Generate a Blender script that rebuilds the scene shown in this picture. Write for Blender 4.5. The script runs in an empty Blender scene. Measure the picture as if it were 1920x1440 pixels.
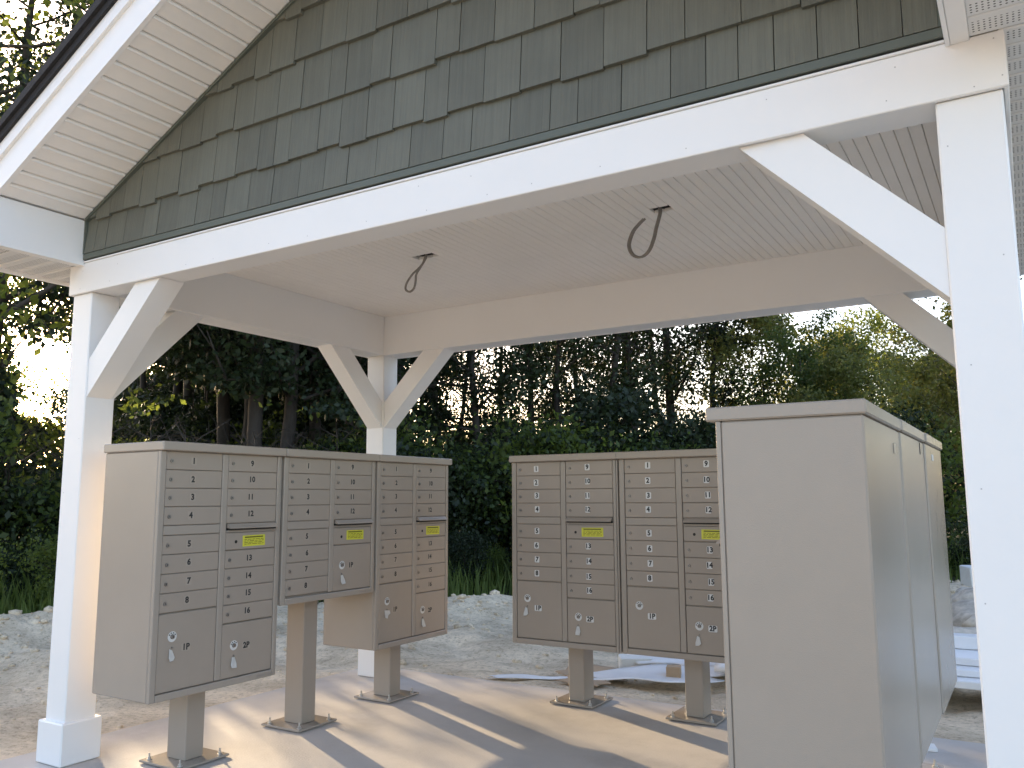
import bpy, math, random
import numpy as np
from mathutils import Matrix, Vector
R = math.radians
scene = bpy.context.scene
COL = scene.collection

# ---------------------------------------------------------------- camera
CAM = np.array((3.5044, -2.5228, 1.2945)); YAW, PITCH, ROLL, FPX = 31.4908, 7.7938, -0.3162, 1567.37
def cam_axes():
    y, p, r = R(YAW), R(PITCH), R(ROLL)
    F = np.array((-math.sin(y)*math.cos(p), math.cos(y)*math.cos(p), math.sin(p)))
    Rt = np.array((math.cos(y), math.sin(y), 0.)); U = np.cross(Rt, F)
    return Rt*math.cos(r)+U*math.sin(r), -Rt*math.sin(r)+U*math.cos(r), F
RT, UP, FW = cam_axes()
cd = bpy.data.cameras.new('camera'); cam = bpy.data.objects.new('camera', cd); COL.objects.link(cam)
cd.sensor_width = 36; cd.lens = FPX/1920*36; cd.clip_end = 3000; cd.clip_start = .05
m = Matrix.Identity(4)
for i in range(3):
    m[i][0], m[i][1], m[i][2], m[i][3] = RT[i], UP[i], -FW[i], CAM[i]
cam.matrix_world = m
scene.camera = cam
# ---------------------------------------------------------------- light
SUN_AZ, SUN_EL = 64.6, 12.0           # degrees from +Y towards -X, elevation
SUN = np.array((-math.sin(R(SUN_AZ))*math.cos(R(SUN_EL)), math.cos(R(SUN_AZ))*math.cos(R(SUN_EL)), math.sin(R(SUN_EL))))
world = bpy.data.worlds.new('World'); scene.world = world; world.use_nodes = True
wn = world.node_tree; wn.nodes.clear()
sky = wn.nodes.new('ShaderNodeTexSky'); sky.sky_type = 'NISHITA'; sky.sun_disc = False
sky.sun_elevation = R(SUN_EL); sky.sun_rotation = R(-SUN_AZ)
sky.air_density = 1.0; sky.dust_density = 3.0; sky.ozone_density = 1.0
bg = wn.nodes.new('ShaderNodeBackground'); bg.inputs['Strength'].default_value = .15
wo = wn.nodes.new('ShaderNodeOutputWorld')
wb = wn.nodes.new('ShaderNodeVectorMath'); wb.operation = 'MULTIPLY'; wb.inputs[1].default_value = (1.04, .975, 1.02)
wn.links.new(sky.outputs[0], wb.inputs[0]); wn.links.new(wb.outputs[0], bg.inputs[0]); wn.links.new(bg.outputs[0], wo.inputs[0])
sl = bpy.data.lights.new('sun', 'SUN'); sl.energy = 2.35; sl.angle = R(.7); sl.color = (1., .76, .47)
so = bpy.data.objects.new('sun', sl); COL.objects.link(so)
so.rotation_euler = Vector(tuple(SUN)).to_track_quat('Z', 'Y').to_euler()
so.location = (-8, 5, 9)
vs = scene.view_settings
vs.view_transform = 'Standard'; vs.look = 'None'; vs.gamma = 1; vs.use_curve_mapping = False; vs.exposure = 2.24
scene.render.engine = 'CYCLES'
try:
    scene.cycles.use_denoising = True
    scene.cycles.max_bounces = 8; scene.cycles.diffuse_bounces = 5; scene.cycles.transparent_max_bounces = 8
    scene.cycles.sample_clamp_indirect = 8
except Exception: pass

# ---------------------------------------------------------------- materials
MATS = {}
def mat(name, col, rough=.5, var=.06, scale=6., bump=0., bscale=60., metal=0., spec=.5, stretch=(1,1,1), dirt=None, trans=0., coat=0.):
    m = bpy.data.materials.new(name); m.use_nodes = True; MATS[name] = m
    n = m.node_tree.nodes; l = m.node_tree.links; b = n['Principled BSDF']
    b.inputs['Roughness'].default_value = rough; b.inputs['Metallic'].default_value = metal
    b.inputs['Specular IOR Level'].default_value = spec
    if coat: b.inputs['Coat Weight'].default_value = coat; b.inputs['Coat Roughness'].default_value = .15
    tc = n.new('ShaderNodeNewGeometry'); mp = n.new('ShaderNodeMapping'); mp.inputs['Scale'].default_value = stretch
    l.new(tc.outputs['Position'], mp.inputs['Vector'])
    nz = n.new('ShaderNodeTexNoise'); nz.inputs['Scale'].default_value = scale; nz.inputs['Detail'].default_value = 6; nz.inputs['Roughness'].default_value = .62
    l.new(mp.outputs[0], nz.inputs['Vector'])
    cr = n.new('ShaderNodeValToRGB'); e = cr.color_ramp.elements
    e[0].position = .3; e[1].position = .7
    e[0].color = (*[c*(1-var) for c in col], 1); e[1].color = (*[min(1, c*(1+var)) for c in col], 1)
    l.new(nz.outputs['Fac'], cr.inputs[0]); out = cr.outputs[0]
    if dirt:
        n2 = n.new('ShaderNodeTexNoise'); n2.inputs['Scale'].default_value = dirt[1]; n2.inputs['Detail'].default_value = 8; n2.inputs['Roughness'].default_value = .7
        l.new(tc.outputs['Position'], n2.inputs['Vector'])
        r2 = n.new('ShaderNodeValToRGB'); r2.color_ramp.elements[0].position = dirt[2]; r2.color_ramp.elements[1].position = dirt[2]+.2
        l.new(n2.outputs['Fac'], r2.inputs[0])
        mx = n.new('ShaderNodeMix'); mx.data_type = 'RGBA'; l.new(r2.outputs[0], mx.inputs['Factor'])
        l.new(out, mx.inputs[6]); mx.inputs[7].default_value = (*dirt[0], 1); out = mx.outputs[2]
    l.new(out, b.inputs['Base Color'])
    if bump:
        n3 = n.new('ShaderNodeTexNoise'); n3.inputs['Scale'].default_value = bscale; n3.inputs['Detail'].default_value = 5
        l.new(mp.outputs[0], n3.inputs['Vector'])
        bp = n.new('ShaderNodeBump'); bp.inputs['Strength'].default_value = bump; bp.inputs['Distance'].default_value = .01
        l.new(n3.outputs['Fac'], bp.inputs['Height']); l.new(bp.outputs[0], b.inputs['Normal'])
    if trans:
        tr = n.new('ShaderNodeBsdfTranslucent'); l.new(out, tr.inputs[0])
        ms = n.new('ShaderNodeMixShader'); ms.inputs[0].default_value = trans
        l.new(b.outputs[0], ms.inputs[1]); l.new(tr.outputs[0], ms.inputs[2]); l.new(ms.outputs[0], n['Material Output'].inputs[0])
    return m
M_WHITE = mat('white_trim', (.82, .82, .815), .42, .02, 1.5, .05, 30)
M_VINYL = mat('white_vinyl', (.83, .815, .79), .5, .025, 2, .05, 40)
M_CEIL = mat('ceiling_vinyl', (.86, .83, .79), .5, .03, 2)
M_SAND = mat('tan_powder_coat', (.350, .304, .255), .23, .025, 3, .12, 420, spec=.5)
M_SANDD = mat('tan_powder_coat_door', (.345, .292, .240), .34, .03, 5, .10, 420)
M_STEEL = mat('zinc_steel', (.55, .54, .52), .38, .12, 30, metal=.8)
M_LOCK = mat('lock_metal', (.30, .28, .26), .4, .15, 60, metal=.8)
M_BLACK = mat('black_void', (.012, .011, .010), .7, 0)
M_INK = mat('black_ink', (.018, .018, .020), .5, 0)
M_STK = mat('white_sticker', (.66, .66, .64), .45, .03, 30)
M_CLEAR = mat('clear_sticker', (.375, .322, .268), .28, .03, 30)
M_YEL = mat('yellow_sticker', (.62, .60, .05), .45, .06, 40)
M_YINK = mat('yellow_sticker_ink', (.12, .115, .01), .5, 0)
M_TAG = mat('plastic_tag', (.72, .70, .66), .25, .05, 40, trans=.25)
M_GAP = mat('dark_joint', (.05, .048, .045), .8, 0)
M_GAP2 = mat('ceiling_backing', (.42, .40, .38), .8, 0)
M_ROOF = mat('black_shingle', (.022, .022, .025), .85, .3, 40, .5, 200)
M_CABLE = mat('grey_cable', (.23, .215, .195), .5, .08, 50)
M_CONC = mat('concrete', (.50, .465, .43), .68, .07, 3.2, .18, 90, dirt=((.385, .352, .318), 1.1, .52))
M_BARK = mat('bark', (.055, .045, .036), .9, .35, 9, .8, 30, stretch=(1, 1, .25))
M_CARD = mat('cardboard', (.40, .29, .19), .8, .08, 8)
M_FOAM = mat('white_foam', (.74, .74, .72), .7, .05, 14, .4, 60)
M_SHEET = mat('white_sheet', (.78, .785, .80), .35, .04, 5)
M_WOOD = mat('raw_lumber', (.16, .11, .07), .75, .15, 8, stretch=(1, 1, 1))
M_STONE = mat('pale_rubble', (.50, .44, .36), .9, .35, 9, .6, 25)
M_NAIL = mat('nail_head', (.45, .45, .46), .5, 0)

def siding_mat():
    m = mat('green_shingle', (.124, .129, .105), .62, .08, 5)
    n = m.node_tree.nodes; l = m.node_tree.links; b = n['Principled BSDF']
    oi = n.new('ShaderNodeObjectInfo'); g = n.new('ShaderNodeNewGeometry')
    cx = n.new('ShaderNodeCombineXYZ'); ml = n.new('ShaderNodeMath'); ml.operation = 'MULTIPLY'; ml.inputs[1].default_value = 37
    l.new(oi.outputs['Random'], ml.inputs[0]); l.new(ml.outputs[0], cx.inputs[2])
    va = n.new('ShaderNodeVectorMath'); va.operation = 'ADD'; l.new(g.outputs['Position'], va.inputs[0]); l.new(cx.outputs[0], va.inputs[1])
    mp = n.new('ShaderNodeMapping'); mp.inputs['Scale'].default_value = (95, 20, 1.6); l.new(va.outputs[0], mp.inputs[0])
    nz = n.new('ShaderNodeTexNoise'); nz.inputs['Scale'].default_value = 1; nz.inputs['Detail'].default_value = 5; nz.inputs['Roughness'].default_value = .65
    l.new(mp.outputs[0], nz.inputs[0])
    mr = n.new('ShaderNodeMapRange'); mr.inputs[1].default_value = .25; mr.inputs[2].default_value = .75; mr.inputs[3].default_value = .84; mr.inputs[4].default_value = 1.10
    l.new(nz.outputs['Fac'], mr.inputs[0])
    m2 = n.new('ShaderNodeMapRange'); m2.inputs[3].default_value = .86; m2.inputs[4].default_value = 1.12; l.new(oi.outputs['Random'], m2.inputs[0])
    mm = n.new('ShaderNodeMath'); mm.operation = 'MULTIPLY'; l.new(mr.outputs[0], mm.inputs[0]); l.new(m2.outputs[0], mm.inputs[1])
    old = b.inputs['Base Color'].links[0].from_socket
    sc = n.new('ShaderNodeVectorMath'); sc.operation = 'SCALE'; l.new(old, sc.inputs[0]); l.new(mm.outputs[0], sc.inputs['Scale'])
    l.new(sc.outputs[0], b.inputs['Base Color'])
    bp = n.new('ShaderNodeBump'); bp.inputs['Strength'].default_value = .55; bp.inputs['Distance'].default_value = .006
    l.new(nz.outputs['Fac'], bp.inputs['Height']); l.new(bp.outputs[0], b.inputs['Normal'])
    return m
M_SHINGLE = siding_mat()
M_GTRIM = mat('green_trim', (.10, .115, .095), .5, .04, 4)

def perforated_mat():
    m = mat('perforated_vinyl', (.72, .715, .70), .5, .03, 3)
    n = m.node_tree.nodes; l = m.node_tree.links; b = n['Principled BSDF']
    g = n.new('ShaderNodeNewGeometry'); sp = n.new('ShaderNodeSeparateXYZ'); l.new(g.outputs['Position'], sp.inputs[0])
    def osc(sock, freq):
        a = n.new('ShaderNodeMath'); a.operation = 'MULTIPLY'; a.inputs[1].default_value = freq*2*math.pi; l.new(sock, a.inputs[0])
        s = n.new('ShaderNodeMath'); s.operation = 'SINE'; l.new(a.outputs[0], s.inputs[0]); return s.outputs[0]
    a = n.new('ShaderNodeMath'); a.operation = 'ADD'; l.new(osc(sp.outputs[0], 75), a.inputs[0]); l.new(osc(sp.outputs[1], 75), a.inputs[1])
    c = n.new('ShaderNodeMath'); c.operation = 'GREATER_THAN'; c.inputs[1].default_value = 1.15; l.new(a.outputs[0], c.inputs[0])
    mk = n.new('ShaderNodeMath'); mk.operation = 'GREATER_THAN'; mk.inputs[1].default_value = -.25; l.new(osc(sp.outputs[1], 1/.1), mk.inputs[0])
    f = n.new('ShaderNodeMath'); f.operation = 'MULTIPLY'; l.new(c.outputs[0], f.inputs[0]); l.new(mk.outputs[0], f.inputs[1])
    mx = n.new('ShaderNodeMix'); mx.data_type = 'RGBA'; l.new(f.outputs[0], mx.inputs['Factor'])
    l.new(b.inputs['Base Color'].links[0].from_socket, mx.inputs[6]); mx.inputs[7].default_value = (.04, .04, .04, 1)
    l.new(mx.outputs[2], b.inputs['Base Color'])
    return m
M_PERF = perforated_mat()

def leaf_mat(name, c0, c1, trans=.42, val=1.7, hue=.485):
    m = bpy.data.materials.new(name); m.use_nodes = True; MATS[name] = m
    n = m.node_tree.nodes; l = m.node_tree.links; b = n['Principled BSDF']
    b.inputs['Roughness'].default_value = .5; b.inputs['Specular IOR Level'].default_value = .35
    g = n.new('ShaderNodeNewGeometry'); nz = n.new('ShaderNodeTexNoise'); nz.inputs['Scale'].default_value = 5; nz.inputs['Detail'].default_value = 4; nz.inputs['Roughness'].default_value = .8
    l.new(g.outputs['Position'], nz.inputs['Vector'])
    oi = n.new('ShaderNodeObjectInfo'); ad = n.new('ShaderNodeMath'); ad.operation = 'MULTIPLY_ADD'; ad.inputs[1].default_value = .3
    l.new(oi.outputs['Random'], ad.inputs[0]); l.new(nz.outputs['Fac'], ad.inputs[2])
    cr = n.new('ShaderNodeValToRGB'); e = cr.color_ramp.elements; e[0].position = .42; e[1].position = .85
    e[0].color = (*c0, 1); e[1].color = (*c1, 1); l.new(ad.outputs[0], cr.inputs[0]); l.new(cr.outputs[0], b.inputs['Base Color'])
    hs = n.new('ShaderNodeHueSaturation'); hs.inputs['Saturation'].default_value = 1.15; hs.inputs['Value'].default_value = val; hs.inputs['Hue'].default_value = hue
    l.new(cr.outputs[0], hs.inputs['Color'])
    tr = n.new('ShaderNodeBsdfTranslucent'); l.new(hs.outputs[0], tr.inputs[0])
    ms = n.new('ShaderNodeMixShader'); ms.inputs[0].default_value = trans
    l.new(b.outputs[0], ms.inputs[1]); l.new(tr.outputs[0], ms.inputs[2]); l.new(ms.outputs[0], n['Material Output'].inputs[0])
    return m
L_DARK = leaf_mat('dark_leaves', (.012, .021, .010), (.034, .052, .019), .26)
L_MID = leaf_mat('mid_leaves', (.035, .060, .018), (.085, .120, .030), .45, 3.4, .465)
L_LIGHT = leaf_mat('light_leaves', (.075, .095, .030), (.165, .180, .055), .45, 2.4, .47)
L_GRASS = leaf_mat('grass_blades', (.065, .110, .028), (.140, .190, .055), .4, 2.2, .48)

def ground_mat():
    m = bpy.data.materials.new('sandy_ground'); m.use_nodes = True
    n = m.node_tree.nodes; l = m.node_tree.links; b = n['Principled BSDF']; b.inputs['Roughness'].default_value = .95; b.inputs['Specular IOR Level'].default_value = .15
    g = n.new('ShaderNodeNewGeometry')
    mpt = n.new('ShaderNodeMapping'); mpt.inputs['Rotation'].default_value = (0, 0, R(-25)); mpt.inputs['Scale'].default_value = (.75, 1.25, 1); l.new(g.outputs['Position'], mpt.inputs[0])
    def noise(s, d=8, r=.65, tr=False):
        z = n.new('ShaderNodeTexNoise'); z.inputs['Scale'].default_value = s; z.inputs['Detail'].default_value = d; z.inputs['Roughness'].default_value = r
        l.new(mpt.outputs[0] if tr else g.outputs['Position'], z.inputs['Vector']); return z.outputs['Fac']
    a = n.new('ShaderNodeValToRGB'); e = a.color_ramp.elements
    e[0].position = .33; e[0].color = (.40, .325, .23, 1); e[1].position = .60; e[1].color = (.76, .635, .47, 1)
    l.new(noise(1.5, 9, .7, True), a.inputs[0])
    a2 = n.new('ShaderNodeValToRGB'); e = a2.color_ramp.elements; e[0].position = .36; e[0].color = (.55, .53, .51, 1); e[1].position = .50; e[1].color = (1.05, 1.05, 1.05, 1)
    l.new(noise(26, 8, .72), a2.inputs[0])
    mx = n.new('ShaderNodeMix'); mx.data_type = 'RGBA'; mx.blend_type = 'MULTIPLY'; mx.inputs['Factor'].default_value = .8
    l.new(a.outputs[0], mx.inputs[6]); l.new(a2.outputs[0], mx.inputs[7])
    at = n.new('ShaderNodeAttribute'); at.attribute_name = 'forest'
    nf = n.new('ShaderNodeMath'); nf.operation = 'MULTIPLY_ADD'; nf.inputs[1].default_value = .9; l.new(noise(2.2), nf.inputs[0]); l.new(at.outputs['Fac'], nf.inputs[2])
    rm = n.new('ShaderNodeValToRGB'); rm.color_ramp.elements[0].position = .75; rm.color_ramp.elements[1].position = .98; l.new(nf.outputs[0], rm.inputs[0])
    m2 = n.new('ShaderNodeMix'); m2.data_type = 'RGBA'; l.new(rm.outputs[0], m2.inputs['Factor']); l.new(mx.outputs[2], m2.inputs[6]); m2.inputs[7].default_value = (.055, .052, .03, 1)
    l.new(m2.outputs[2], b.inputs['Base Color'])
    bp = n.new('ShaderNodeBump'); bp.inputs['Strength'].default_value = .6; bp.inputs['Distance'].default_value = .03
    l.new(noise(22, 6, .7), bp.inputs['Height']); l.new(bp.outputs[0], b.inputs['Normal'])
    return m
M_GROUND = ground_mat()

# ---------------------------------------------------------------- mesh helpers
def mesh(name, V, F, mats, mi=None, smooth=False):
    me = bpy.data.meshes.new(name); me.from_pydata([tuple(map(float, v)) for v in V], [], [tuple(f) for f in F])
    for mm in (mats if isinstance(mats, (list, tuple)) else [mats]): me.materials.append(mm)
    if mi is not None: me.polygons.foreach_set('material_index', mi)
    if smooth: me.polygons.foreach_set('use_smooth', [True]*len(me.polygons))
    me.update(); return me
class MB:
    def __init__(s): s.V = []; s.F = []; s.I = []
    def add(s, V, F, i=0):
        o = len(s.V); s.V += [tuple(v) for v in V]; s.F += [tuple(k+o for k in f) for f in F]; s.I += [i]*len(F); return s
    def box(s, x0, x1, y0, y1, z0, z1, i=0, c=0.):
        if c <= 0:
            V = [(x, y, z) for z in (z0, z1) for y in (y0, y1) for x in (x0, x1)]
            return s.add(V, [(0, 2, 3, 1), (4, 5, 7, 6), (0, 1, 5, 4), (2, 6, 7, 3), (0, 4, 6, 2), (1, 3, 7, 5)], i)
        V = []; idx = {}
        for sx in (0, 1):
            for sy in (0, 1):
                for sz in (0, 1):
                    X, Y, Z = (x0, x1)[sx], (y0, y1)[sy], (z0, z1)[sz]; ix, iy, iz = X+(c, -c)[sx], Y+(c, -c)[sy], Z+(c, -c)[sz]
                    for a, p in enumerate(((X, iy, iz), (ix, Y, iz), (ix, iy, Z))): idx[sx, sy, sz, a] = len(V); V.append(p)
        F = []
        for a in range(3):
            b, d = (a+1) % 3, (a+2) % 3
            for sa in (0, 1):
                q = []
                for sb, sd in ((0, 0), (1, 0), (1, 1), (0, 1)):
                    k = [0, 0, 0]; k[a] = sa; k[b] = sb; k[d] = sd; q.append(idx[k[0], k[1], k[2], a])
                F.append(q if sa else q[::-1])
            for sb in (0, 1):
                for sd in (0, 1):
                    k0 = [0]*3; k1 = [0]*3; k0[b] = k1[b] = sb; k0[d] = k1[d] = sd; k1[a] = 1
                    q = [idx[(*k0, b)], idx[(*k1, b)], idx[(*k1, d)], idx[(*k0, d)]]
                    F.append(q if sb != sd else q[::-1])
        for sx in (0, 1):
            for sy in (0, 1):
                for sz in (0, 1):
                    q = [idx[sx, sy, sz, a] for a in range(3)]; F.append(q if (sx+sy+sz) % 2 else q[::-1])
        return s.add(V, F, i)
    def cyl(s, p, ax, r, h, n=12, i=0, r2=None):
        p = np.array(p, float); ax = np.array(ax, float); ax /= np.linalg.norm(ax)
        t = np.array((0, 0, 1.)) if abs(ax[2]) < .9 else np.array((1., 0, 0)); u = np.cross(t, ax); u /= np.linalg.norm(u); v = np.cross(ax, u)
        r2 = r if r2 is None else r2
        V = [p+(u*math.cos(a)+v*math.sin(a))*r for a in np.arange(n)*2*math.pi/n]+[p+ax*h+(u*math.cos(a)+v*math.sin(a))*r2 for a in np.arange(n)*2*math.pi/n]
        F = [(k, (k+1) % n, n+(k+1) % n, n+k) for k in range(n)]+[tuple(range(n))[::-1], tuple(range(n, 2*n))]
        return s.add(V, F, i)
    def tube(s, pts, rad, n=8, i=0, flat=1.):
        pts = np.array(pts, float); rad = np.broadcast_to(rad, (len(pts),)); o = []
        T = np.gradient(pts, axis=0); T /= np.linalg.norm(T, axis=1)[:, None]+1e-9
        u = np.cross(T[0], (0.31, .95, .1)); u /= np.linalg.norm(u)
        V = []
        for k in range(len(pts)):
            u = u-T[k]*np.dot(u, T[k]); u /= np.linalg.norm(u)+1e-9; v = np.cross(T[k], u)
            V += [pts[k]+rad[k]*(u*math.cos(a)+v*flat*math.sin(a)) for a in np.arange(n)*2*math.pi/n]
        F = [(k*n+j, k*n+(j+1) % n, (k+1)*n+(j+1) % n, (k+1)*n+j) for k in range(len(pts)-1) for j in range(n)]
        F += [tuple(range(n))[::-1], tuple(range((len(pts)-1)*n, len(pts)*n))]
        return s.add(V, F, i)
    def prism(s, poly, axis, a0, a1, i=0):
        """polygon given in the two other axes (cyclic order), extruded along axis"""
        n = len(poly); V = []
        for a in (a0, a1):
            for p in poly:
                q = [0, 0, 0]; q[axis] = a; o = [k for k in range(3) if k != axis]; q[o[0]], q[o[1]] = p; V.append(q)
        F = [tuple(range(n)), tuple(range(n, 2*n))[::-1]]+[(k, n+k, n+(k+1) % n, (k+1) % n) for k in range(n)]
        return s.add(V, F, i)
    def mesh(s, name, mats, smooth=False): 
        me = mesh(name, s.V, s.F, mats, s.I, smooth)
        return me
def fixn(me):
    import bmesh
    bm = bmesh.new(); bm.from_mesh(me); bmesh.ops.recalc_face_normals(bm, faces=bm.faces[:]); bm.to_mesh(me); bm.free(); return me
def link(name, data, parent=None, loc=(0, 0, 0), rot=None):
    o = bpy.data.objects.new(name, data); COL.objects.link(o); o.location = loc
    if rot is not None: o.rotation_euler = rot
    if parent is not None: o.parent = parent
    return o
def tag(o, label, cat, group=None, kind=None):
    if label: o['label'] = label
    if cat: o['category'] = cat
    if group: o['group'] = group
    if kind: o['kind'] = kind
    return o
def ground_dir(px):
    D = FW+RT*(px-960)/FPX; D = D[:2]/np.hypot(*D[:2]); return D
def at(px, dist):
    d = ground_dir(px); return CAM[0]+d[0]*dist, CAM[1]+d[1]*dist

# ---------------------------------------------------------------- ground
def vnoise(x, y, seed=0):
    rs = np.random.RandomState(seed); T = rs.rand(256, 256)
    xi = np.floor(x).astype(int); yi = np.floor(y).astype(int); fx = x-xi; fy = y-yi; fx = fx*fx*(3-2*fx); fy = fy*fy*(3-2*fy)
    g = lambda a, b: T[a % 256, b % 256]
    return (g(xi, yi)*(1-fx)+g(xi+1, yi)*fx)*(1-fy)+(g(xi, yi+1)*(1-fx)+g(xi+1, yi+1)*fx)*fy
def fbm(x, y, seed=0, oct=4):
    r = 0; a = .5
    for k in range(oct): r = r+a*(vnoise(x*2**k+13.7*k, y*2**k+7.1*k, seed+k)-.5); a *= .5
    return r
EDGE = np.array([(-8., -40), (-6.6, -6), (-6.0, 0), (-5.6, 2.6), (-4.3, 5.4), (-2.6, 6.9), (.6, 8.8), (2.8, 12.2), (7, 13.4), (14, 12), (30, 4), (60, -10)])
def edge_dist(x, y):
    best = np.full(np.shape(x), 1e9); sg = np.zeros(np.shape(x))
    for a, b in zip(EDGE[:-1], EDGE[1:]):
        d = b-a; t = np.clip(((x-a[0])*d[0]+(y-a[1])*d[1])/(d@d), 0, 1); qx = x-(a[0]+t*d[0]); qy = y-(a[1]+t*d[1]); r = np.hypot(qx, qy)
        c = d[0]*qy-d[1]*qx; u = r < best; best = np.where(u, r, best); sg = np.where(u, np.sign(c), sg)
    return best*sg                                  # positive inside the wood
SLAB = (-1.03, 3.73, -.2, 2.724)
def height(x, y):
    e = edge_dist(x, y)
    near = np.exp(-((x-1)**2+(y-3)**2)/900.)
    h = -.085+near*(.16*fbm(x*.45, y*.45, 3)+.10*fbm(x*1.7, y*1.7, 9)+.055*fbm(x*5, y*5, 17)+.03*fbm(x*11, y*11, 23))+.24*np.exp(-(((x+5.35)/.55)**2+((y-2.35)/.45)**2))*(.7+1.6*fbm(x*2.5, y*2.5, 41))
    h = h+.13*np.exp(-((e+.25)/.55)**2)*(.6+1.4*(fbm(x*.8, y*.8, 31)+.3))      # low spoil ridge along the wood
    h = h+.05*np.sin((x*.35+y*.9)*5.2+1.3*fbm(x*.6, y*.6, 5)*4)*np.exp(-((e+2.4)/1.0)**2)   # wheel ruts
    h = h+np.clip(e, 0, 60)*.012
    dx = np.maximum(np.maximum(SLAB[0]-x, x-SLAB[1]), 0); dy = np.maximum(np.maximum(SLAB[2]-y, y-SLAB[3]), 0); ds = np.hypot(dx, dy)
    k = np.clip(ds/.9, 0, 1); h = h*k+(-.075)*(1-k)
    return np.minimum(h, np.where(ds < .25, -.05, 9))
def graded(c0, c1, st, far, gr=1.16):
    a = list(np.arange(c0, c1+1e-6, st)); s = st; lo = []; hi = []; p = c0
    while p > -far: s *= gr; p -= s; lo.append(p)
    s = st; p = a[-1]
    while p < far: s *= gr; p += s; hi.append(p)
    return np.array(lo[::-1]+a+hi)
gx = graded(-8, 6, .07, 900); gy = graded(-4.5, 13, .07, 900)
GX, GY = np.meshgrid(gx, gy); GZ = height(GX, GY); nx, ny = len(gx), len(gy)
gm = bpy.data.meshes.new('ground'); nv = nx*ny
gm.vertices.add(nv); gm.vertices.foreach_set('co', np.stack([GX, GY, GZ], -1).reshape(-1).astype(np.float32))
ii = (np.arange(ny-1)[:, None]*nx+np.arange(nx-1)[None]).reshape(-1)
quads = np.stack([ii, ii+1, ii+nx+1, ii+nx], 1)
def set_quads(me, q):
    n = len(q); me.loops.add(n*4); me.polygons.add(n); me.loops.foreach_set('vertex_index', q.reshape(-1).astype(np.int32))
    me.polygons.foreach_set('loop_start', (np.arange(n)*4).astype(np.int32)); me.update(calc_edges=True)
set_quads(gm, quads)
fa = gm.attributes.new('forest', 'FLOAT', 'POINT'); fa.data.foreach_set('value', np.clip(edge_dist(GX, GY)/.9+.45, 0, 1).reshape(-1).astype(np.float32))
gm.polygons.foreach_set('use_smooth', [True]*len(gm.polygons)); gm.materials.append(M_GROUND)
tag(link('ground', gm), None, None, kind='structure')
slab = MB().box(SLAB[0], SLAB[1], SLAB[2], SLAB[3], -.14, 0, c=.012).mesh('concrete_slab', M_CONC)
tag(link('concrete_slab', slab), 'pale concrete slab under the mailboxes and posts', None, kind='structure')

# ---------------------------------------------------------------- pavilion
XL, XR_, PW = -.814, 3.361, .1655; XC = (XL+XR_+PW)/2
YB = 2.373; ZB, ZC = 2.392, 2.69; YF = -.018
pav = link('pavilion', None, None, (XC, 1.27, 0)); pav.empty_display_size = .3
tag(pav, 'white gabled mailbox pavilion with green shingle gable and corner braces', 'pavilion')
PL = (-XC, -1.27, 0)
def part(name, me, parent=pav, loc=None): return link(name, me, parent, PL if loc is None else loc)
rnd = random.Random(5)
nail = MB().cyl((0, 0, 0), (0, -1, 0), .0021, .0008, 8).mesh('nail', M_NAIL)
posts = []
for x in (XL, XR_):
    for y in (0, YB):
        p = part('post', MB().box(x, x+PW, y, y+PW, .0, ZB, c=.005).mesh('post', M_WHITE)); posts.append(p)
        link('post_base', MB().box(x-.024, x+PW+.024, y-.024, y+PW+.024, .002, .205, c=.006).mesh('post_base', M_WHITE), p)
        if y == 0:
            for k in range(7):
                for u in (.03, PW-.03):
                    if rnd.random() < .45: link('nail', nail, p, (x+u+rnd.uniform(-.008, .008), -.0002, .35+k*.32+rnd.uniform(-.03, .03)))
# beams: front, back, two sides (butted), with cladding boards
fb = part('beam', MB().box(XL, XR_+PW, 0, .1373, ZB+.002, ZC+.05, c=.003).mesh('beam', M_WHITE))
bb = part('beam', MB().box(XL, XR_+PW, YB, YB+PW, ZB, ZC+.05, c=.004).mesh('beam', M_WHITE))
part('beam', MB().box(XL, XL+PW, .1385, YB-.0012, ZB, ZC+.05, c=.004).mesh('beam', M_WHITE))
part('beam', MB().box(XR_, XR_+PW, .1385, YB-.0012, ZB, ZC+.05, c=.004).mesh('beam', M_WHITE))
tb = part('fascia_board', MB().box(-.8325, 3.5418, YF, -.0012, ZB-.003, 2.5515, c=.003).mesh('fascia_board', M_WHITE))
for k in range(15):
    x = -.75+k*.285
    for z in (ZB+.025, 2.51):
        if rnd.random() < .45: link('nail', nail, tb, (x+rnd.uniform(-.06, .06), YF-.0002, z+rnd.uniform(-.008, .008)))
for z, x in ((2.53, 3.515), (2.42, 3.528), (2.405, 3.46)): link('nail', nail, tb, (x, YF-.0002, z))
part('fascia_board', MB().box(-.8325, XL-.0012, -.0008, YB+PW, ZB-.003, 2.5515, c=.003).mesh('fascia_board', M_WHITE))
part('fascia_board', MB().box(XR_+PW+.0012, 3.5418, -.0008, YB+PW, ZB-.003, 2.5515, c=.003).mesh('fascia_board', M_WHITE))
part('fascia_board', MB().box(-.8325, 3.5418, YB+PW+.0012, YB+PW+.018, ZB-.003, 2.5515, c=.003).mesh('fascia_board', M_WHITE))
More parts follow.
